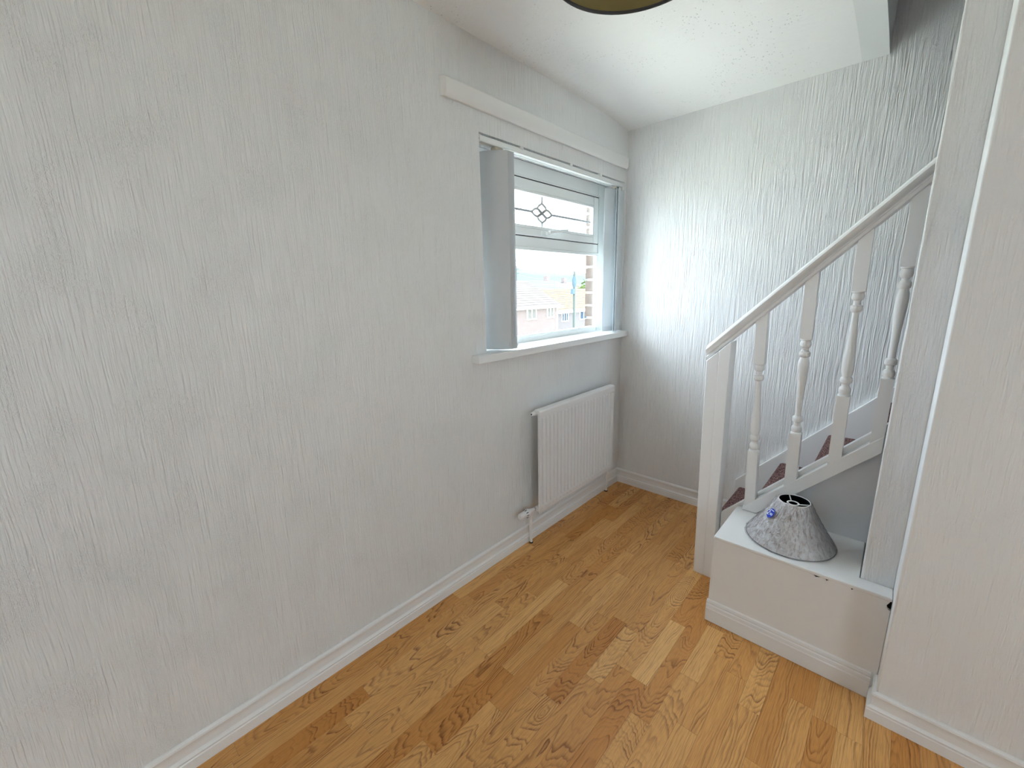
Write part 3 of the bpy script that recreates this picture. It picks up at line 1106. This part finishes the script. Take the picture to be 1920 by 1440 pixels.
# wrinkled clear wrap just outside the cone
wp = MB()
n = 120
secs = []
for k in range(25):
    t = k / 24
    sec = []
    for i in range(n):
        a = 2 * pi * i / n
        wr_ = .0028 + .0016 * sin(23 * a + 6 * sin(5 * t)) * (.4 + .6 * t) + .0012 * sin(41 * a + 9 * t) + .0010 * sin(17 * t * 3 + 7 * a)
        left_ = max(0, cos(a - math.radians(205)))
        wr_ += .0045 * left_ ** 3 * (1 + .5 * sin(31 * t + 13 * a))
        r = Rb + (Rt - Rb) * t - .004 * sin(pi * t) + max(.0008, wr_)
        sec.append((SHC[0] + r * cos(a), SHC[1] + r * sin(a), zb_ + (zt2 + .001 - zb_) * t))
    secs.append(sec)
wp.loft(secs, True, False)
obj('clear_wrap', wp, M_FILM, sh, smooth='all')
# price sticker on the wrap
cam_p = Vector((1.4143, -2.6289, 1.3956))
sa = math.radians(226)
stt = .70
r_s = Rb + (Rt - Rb) * stt + .0085
sc0 = Vector((SHC[0] + r_s * cos(sa), SHC[1] + r_s * sin(sa), zb_ + (zt2 - zb_) * stt))
n_s = Vector((cos(sa) * Hs, sin(sa) * Hs, (Rb - Rt))).normalized()
u_s = Vector((-sin(sa), cos(sa), 0))
v_s = n_s.cross(u_s)
stk = MB()
pts_t = [tuple(sc0 + u_s * .0160 * cos(2 * pi * i / 24) + v_s * .0205 * sin(2 * pi * i / 24)) for i in range(24)]
pts_b = [tuple(Vector(p) - n_s * .0008) for p in pts_t]
stk.loft([pts_b, pts_t])
sticker = obj('price_sticker', stk, M_BLUE, sh)
def flat_stroke(pts, w_):
    m = MB()
    P = [sc0 + u_s * a * 1.5 + v_s * b * 1.5 + n_s * .0006 for a, b in pts]
    secs = []
    for i, p in enumerate(P):
        t = (P[min(i + 1, len(P) - 1)] - P[max(i - 1, 0)]).normalized()
        s_ = n_s.cross(t) * w_
        secs.append([tuple(p - s_), tuple(p + s_), tuple(p + s_ + n_s * .0003), tuple(p - s_ + n_s * .0003)])
    m.loft(secs)
    return m
num = MB()
two = [(-.0075 + .0036 * cos(a), .0025 + .0032 * sin(a)) for a in [math.radians(d) for d in (160, 120, 80, 40, 0, -40)]] + [(-.0085, -.0052), (-.0095, -.0062), (-.0030, -.0062)]
f1 = flat_stroke(two, .0017)
num.add(f1.v, f1.f)
for cx in (.0010, .0056):                # the pence, small and raised
    ring = [(cx + .0017 * cos(2 * pi * i / 10), -.0018 + .0026 * sin(2 * pi * i / 10)) for i in range(11)]
    f1 = flat_stroke(ring, .0009)
    num.add(f1.v, f1.f)
f1 = flat_stroke([(-.006, .0085), (.0065, .0085)], .0013)
num.add(f1.v, f1.f)
obj('price_print', num, M_WHITE, sticker)

# ------------------------------------------------------------------ ceiling pendant (only its lower rim is in view)
PC = (.850, -1.572, 2.145)
pn = thing('pendant_lamp', (PC[0], PC[1], 2.145), 'drum pendant lamp with olive lining and dark rim hanging from the ceiling', 'lamp')
R_d = .2045
m = MB()
m.lathe([(R_d, 2.145), (R_d, 2.325)], (PC[0], PC[1], 0), 'z', 72, False)
obj('drum_shade', m, M_DRUM, pn, smooth='all')
m = MB()
m.lathe([(R_d - .002, 2.148), (R_d - .002, 2.323)], (PC[0], PC[1], 0), 'z', 72, False)
obj('shade_lining', m, M_BRASSF, pn, smooth='all')
m = MB()
m.torus((PC[0], PC[1], 2.146), R_d, .0042, 72, 8)
obj('rim', m, M_DRUM, pn, smooth='all')
m = MB()
for k in range(3):
    a = 2 * pi * k / 3 + .4
    m.tube([(PC[0] + .02 * cos(a), PC[1] + .02 * sin(a), 2.300), (PC[0] + (R_d - .004) * cos(a), PC[1] + (R_d - .004) * sin(a), 2.318)], .0022, 6)
m.torus((PC[0], PC[1], 2.300), .02, .0025, 24, 6)
obj('shade_carrier', m, M_CHROME, pn, smooth='all')
m = MB()
m.lathe([(.017, 2.275), (.017, 2.315), (.010, 2.330), (.004, 2.335), (.004, 2.380), (.045, 2.380), (.045, ceil_z(PC[1]) - .001)], (PC[0], PC[1], 0), 'z', 20)
obj('lamp_holder', m, M_PVC, pn, smooth=40)
m = MB()
m.lathe([(.011, 2.276), (.012, 2.262), (.026, 2.235), (.030, 2.212), (.024, 2.192), (.008, 2.182), (.001, 2.181)], (PC[0], PC[1], 0), 'z', 20)
obj('bulb', m, M_PVC, pn, smooth='all')

# ------------------------------------------------------------------ outside: brick reveal of our own wall
wo = MB()
wo.box(-.285, -.185, -4.9, OY0 - .03, -4.8, 4.9)
wo.box(-.285, -.185, OY0 - .03, .23, -4.8, OZ0 - .06)
wo.box(-.285, -.185, OY0 - .03, .23, OZ1 + .03, 4.9)
wo.box(-.275, -.185, -.012, .225, OZ0 - .06, OZ1 + .03)
outer = struct(obj('wall_outside', wo, M_MORTAR, origin=(-.235, -.2, -4.8)))
for k in range(12):
    z = OZ0 - .05 + k * .0885
    ln = .215 if k % 2 else .10
    b_ = MB().box(-.287, -.187, -.022, -.022 + ln, z, z + .0735)
    obj('brick', b_, M_EXTBRICK, outer, bevel=.004)
    if ln < .2:
        obj('brick', MB().box(-.287, -.187, -.022 + .112, .20, z, z + .0735), M_EXTBRICK, outer, bevel=.004)
osill = MB().prism([(-.345, .985), (-.345, 1.015), (-.190, 1.060), (-.190, .99)], 'y', OY0 - .05, .03)
obj('outer_sill', osill, M_MORTAR, outer)

# ------------------------------------------------------------------ outside: ground, houses, poles
GZ = -4.8
def patch(x0, x1, y0, y1, n, dz=None):
    m = MB()
    vs_ = []
    for i in range(n + 1):
        for j in range(n + 1):
            x, y = x0 + (x1 - x0) * i / n, y0 + (y1 - y0) * j / n
            vs_.append((x, y, dz(x, y) if dz else GZ))
    f = [(i * (n + 1) + j, (i + 1) * (n + 1) + j, (i + 1) * (n + 1) + j + 1, i * (n + 1) + j + 1) for i in range(n) for j in range(n)]
    return m.add(vs_, f)
struct(obj('ground', patch(-160, 60, -60, 200, 24), M_GRASS))

def slab_courses(m, e0, e1, r0, r1, n, th=.05, inward=(1, 0, 0)):
    """roof plane as overlapping tile courses between eave line e0-e1 and ridge line r0-r1"""
    e0, e1, r0, r1 = map(Vector, (e0, e1, r0, r1))
    for k in range(n):
        a, b = k / n, (k + 1.12) / n
        p0, p1 = e0.lerp(r0, a), e1.lerp(r1, a)
        q0, q1 = e0.lerp(r0, min(b, 1)), e1.lerp(r1, min(b, 1))
        up_ = Vector((0, 0, th))
        m.add([p0, p1, q1, q0, p0 + up_, p1 + up_, q1 + up_ * .25, q0 + up_ * .25],
              [(0, 3, 2, 1), (4, 5, 6, 7), (0, 1, 5, 4), (1, 2, 6, 5), (2, 3, 7, 6), (3, 0, 4, 7)])

def far_window(parent, x, y0, y1, z0, z1, pane_mat, bars=1):
    f = MB()
    t = .07
    f.box(x - .02, x + .07, y0, y1, z0 - .10, z0)
    f.box(x - .02, x + .05, y0, y1, z1 - t, z1)
    f.box(x - .02, x + .05, y0, y0 + t, z0, z1)
    f.box(x - .02, x + .05, y1 - t, y1, z0, z1)
    for b in range(bars):
        yc = y0 + (y1 - y0) * (b + 1) / (bars + 1)
        f.box(x - .02, x + .05, yc - t / 2, yc + t / 2, z0, z1)
    o = obj('window', f, M_PVC, parent)
    obj('pane', MB().box(x - .015, x + .015, y0 + t * .5, y1 - t * .5, z0, z1 - t * .5), pane_mat, o)

h1 = thing('house', (-27.5, 24, GZ), 'brick house with pale hipped tile roof seen through the window, left', 'house')
HX, HE = -24.0, -.12
obj('wall', MB().box(-31, HX, 12, 31.35, GZ, HE), M_HOUSEBRICK, h1)
rf = MB()
slab_courses(rf, (HX + .35, 11.6, HE - .05), (HX + .35, 31.75, HE - .05), (-27.5, 11.6, 2.34), (-27.5, 33.0 - 3.4 + 3.0, 2.34) if False else (-27.5, 31.0, 2.34), 12)
# hip end, sloping down to the right
slab_courses(rf, (HX + .35, 31.75, HE - .05), (-31.3, 31.75, HE - .05), (-27.5, 30.95, 2.34), (-27.52, 30.95, 2.34), 12)
slab_courses(rf, (-31.3, 31.75, HE - .05), (-31.3, 11.6, HE - .05), (-27.5, 31.0, 2.34), (-27.5, 11.6, 2.34), 12)
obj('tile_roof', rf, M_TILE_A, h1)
obj('gutter', MB().box(HX + .33, HX + .45, 11.6, 31.8, HE - .16, HE - .03), M_PVC, h1)
obj('downpipe', MB().box(HX + .01, HX + .10, 31.22, 31.32, GZ, HE - .1), M_PVC, h1)
far_window(h1, HX + .02, 26.75, 28.05, -1.16, -.20, M_CURTAIN)
far_window(h1, HX + .02, 29.72, 30.75, -1.16, -.24, M_CURTAIN)

h2 = thing('house', (-29, 40, GZ), 'rendered house with sandy orange tile roof seen through the window, right', 'house')
KX, KE = -26.0, -.78
obj('wall', MB().box(-33, KX, 34.0, 47, GZ, KE), M_RENDER, h2)
rf = MB()
slab_courses(rf, (KX + .35, 33.8, KE - .05), (KX + .35, 47.3, KE - .05), (-29.3, 33.8, 1.47), (-29.3, 47.3, 1.47), 15)
slab_courses(rf, (-33.3, 47.3, KE - .05), (-33.3, 33.8, KE - .05), (-29.3, 47.3, 1.47), (-29.3, 33.8, 1.47), 15)
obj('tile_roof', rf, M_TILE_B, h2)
obj('gable', MB().prism([(KX, KE), (-33, KE), (-29.3, 1.42)], 'y', 34.0, 34.15), M_RENDER, h2)
obj('fascia', MB().box(KX + .30, KX + .42, 33.8, 47.3, KE - .32, KE - .04), M_PVC, h2)
far_window(h2, KX + .02, 34.85, 36.05, -1.95, -.98, M_PANE_FAR, 2)
far_window(h2, KX + .02, 38.35, 39.9, -1.95, -.95, M_PANE_FAR, 1)

h3 = thing('house', (-37, 41, GZ), 'blue grey clad house end showing in the gap between the two tiled roofs', 'house')
obj('wall', MB().box(-42, -36.0, 41, 50, GZ, 1.0), M_BLUEGREY, h3)
rf = MB()
slab_courses(rf, (-35.7, 40.8, .95), (-35.7, 50.2, .95), (-39, 40.8, 2.75), (-39, 50.2, 2.75), 10)
slab_courses(rf, (-42.3, 50.2, .95), (-42.3, 40.8, .95), (-39, 50.2, 2.75), (-39, 40.8, 2.75), 10)
obj('tile_roof', rf, M_BLUEGREY, h3)
obj('gable', MB().prism([(-36, .9), (-42, .9), (-39, 2.7)], 'y', 41.0, 41.2), M_BLUEGREY, h3)

for k, (x, y, wd, mt, lab) in enumerate(((-62, 78, 8, M_RENDER, 'distant low house with dark roof right of the blue grey gable'), (-70, 96, 10, M_HOUSEBRICK, 'distant low house furthest right beyond the sandy roof'))):
    d = thing('house', (x, y, GZ), lab, 'house')
    obj('wall', MB().box(x - 4, x + 4, y - wd / 2, y + wd / 2, GZ, 1.2), mt, d)
    rf = MB()
    slab_courses(rf, (x + 4.3, y - wd / 2 - .3, 1.15), (x + 4.3, y + wd / 2 + .3, 1.15), (x, y - wd / 2 - .3, 3.4), (x, y + wd / 2 + .3, 3.4), 8)
    slab_courses(rf, (x - 4.3, y + wd / 2 + .3, 1.15), (x - 4.3, y - wd / 2 - .3, 1.15), (x, y + wd / 2 + .3, 3.4), (x, y - wd / 2 - .3, 3.4), 8)
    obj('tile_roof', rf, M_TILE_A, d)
    ch_ = MB().box(x - .5, x + .5, y - .6, y + .6, 2.8, 4.6)
    obj('chimney', ch_, M_HOUSEBRICK, d)

def pole(x, y, ztop, label, r=.13):
    p = thing('utility_pole', (x, y, GZ), label, 'pole')
    obj('post', MB().lathe([(r * 1.15, GZ), (r, ztop)], (x, y, 0), 'z', 12), M_POLE, p, smooth=50)
    return p
P1 = (-20.0, 28.5)
p1 = pole(P1[0], P1[1], 2.92, 'tall grey utility pole standing in front of the sandy orange roof', .10)
obj('insulator_sleeve', MB().lathe([(.10, 1.55), (.19, 1.85), (.20, 2.2), (.12, 2.5)], (P1[0], P1[1], 0), 'z', 12), M_BLUEGREY, p1, smooth=50)
obj('junction_box', MB().box(P1[0] - .1, P1[0] + .15, P1[1] - .42, P1[1] - .12, 1.00, 1.45), M_BLUEGREY, p1, bevel=.02)
P2 = (-31.3, 33.4)
p2_ = pole(P2[0], P2[1], 4.12, 'grey utility pole rising behind the pale hipped roof', .13)
obj('cross_arm', MB().box(P2[0] - .08, P2[0] + .08, P2[1] - .45, P2[1] + .45, 3.74, 3.83), M_POLE, p2_)
obj('cross_arm', MB().box(P2[0] - .08, P2[0] + .08, P2[1] - .45, P2[1] + .45, 3.27, 3.36), M_POLE, p2_)
def wire(a, b, sag, label, r=.012):
    a, b = Vector(a), Vector(b)
    pts = [a.lerp(b, i / 12) - Vector((0, 0, sag * 4 * (i / 12) * (1 - i / 12))) for i in range(13)]
    tag(obj('overhead_cable', MB().tube(pts, r, 5), M_WIRE, smooth='all'), label, 'cable', 'overhead cables outside')
wire((-20, 16, 3.60), (-20, 40, 3.33), .05, 'topmost overhead cable crossing the whole window view')
wire((P1[0] - .13, P1[1], 2.60), (P2[0] + .16, P2[1], 3.70), .3, 'upper overhead cable slung between the two utility poles')
wire((P1[0] - .21, P1[1], 2.20), (P2[0] + .16, P2[1], 3.22), .25, 'lower overhead cable slung between the two utility poles')
wire((P1[0], P1[1] + .13, 2.70), (-24, 46, 2.4), .2, 'overhead cable running right from the front pole')
for (x, y, z0, z1, lab) in ((-27.5, 28.9, 2.43, 3.45, 'thin television aerial on the pale hipped roof'), (-29.3, 37.9, 1.49, 3.55, 'taller television aerial on the left end of the sandy roof')):
    m = MB()
    m.tube([(x, y, z0), (x, y, z1)], .025, 6)
    m.tube([(x, y - .1, z1 - .05), (x, y + 1.2, z1 - .05)], .02, 6)
    for k in range(5):
        m.tube([(x - .25, y + .1 + .22 * k, z1 - .05), (x + .25, y + .1 + .22 * k, z1 - .05)], .012, 5)
    tag(obj('aerial', m, M_WIRE), lab, 'aerial')
# leafy tree beyond the sandy roof
def tree(x, y, zt_, rr_, label, seed):
    rnd = random.Random(seed)
    t_ = thing('tree', (x, y, GZ), label, 'tree')
    obj('trunk', MB().lathe([(.25, GZ), (.15, zt_ - rr_)], (x, y, 0), 'z', 8), M_BARK, t_)
    m = MB()
    for k in range(260):
        d = Vector((rnd.gauss(0, 1), rnd.gauss(0, 1), rnd.gauss(0, 1))).normalized() * rr_ * rnd.uniform(.5, 1)
        c0 = Vector((x, y, zt_ - rr_)) + d
        a = Vector((rnd.gauss(0, 1), rnd.gauss(0, 1), rnd.gauss(0, 1))).normalized() * rr_ * .22
        b = Vector((rnd.gauss(0, 1), rnd.gauss(0, 1), rnd.gauss(0, 1))).normalized() * rr_ * .22
        m.add([c0 + a, c0 + b, c0 - a * .8, c0 - b], [(0, 1, 2, 3)])
    tag(obj('foliage', m, M_LEAF, t_), kind='stuff')
tree(-36, 56, 3.0, 2.2, 'bright green tree top just right of the front utility pole', 3)
tree(-14.5, 18.2, -2.3, 1.3, 'low green bush at the foot of the brick house, bottom left of the view', 5)
hl = MB()
nn = 40
rows = []
for i in range(nn + 1):
    a = math.radians(95 + 70 * i / nn)
    hgt = 19.5 + 3 * sin(i * .35) + 1.4 * sin(i * .9 + 1)
    x, y = 330 * cos(a), 330 * sin(a)
    rows.append([(x, y, GZ - 1), (x, y, GZ + hgt), (x * 1.2, y * 1.2, GZ + hgt * .7), (x * 1.2, y * 1.2, GZ - 1)])
hl.loft(rows)
struct(obj('hills', hl, M_HILL, smooth='all'))
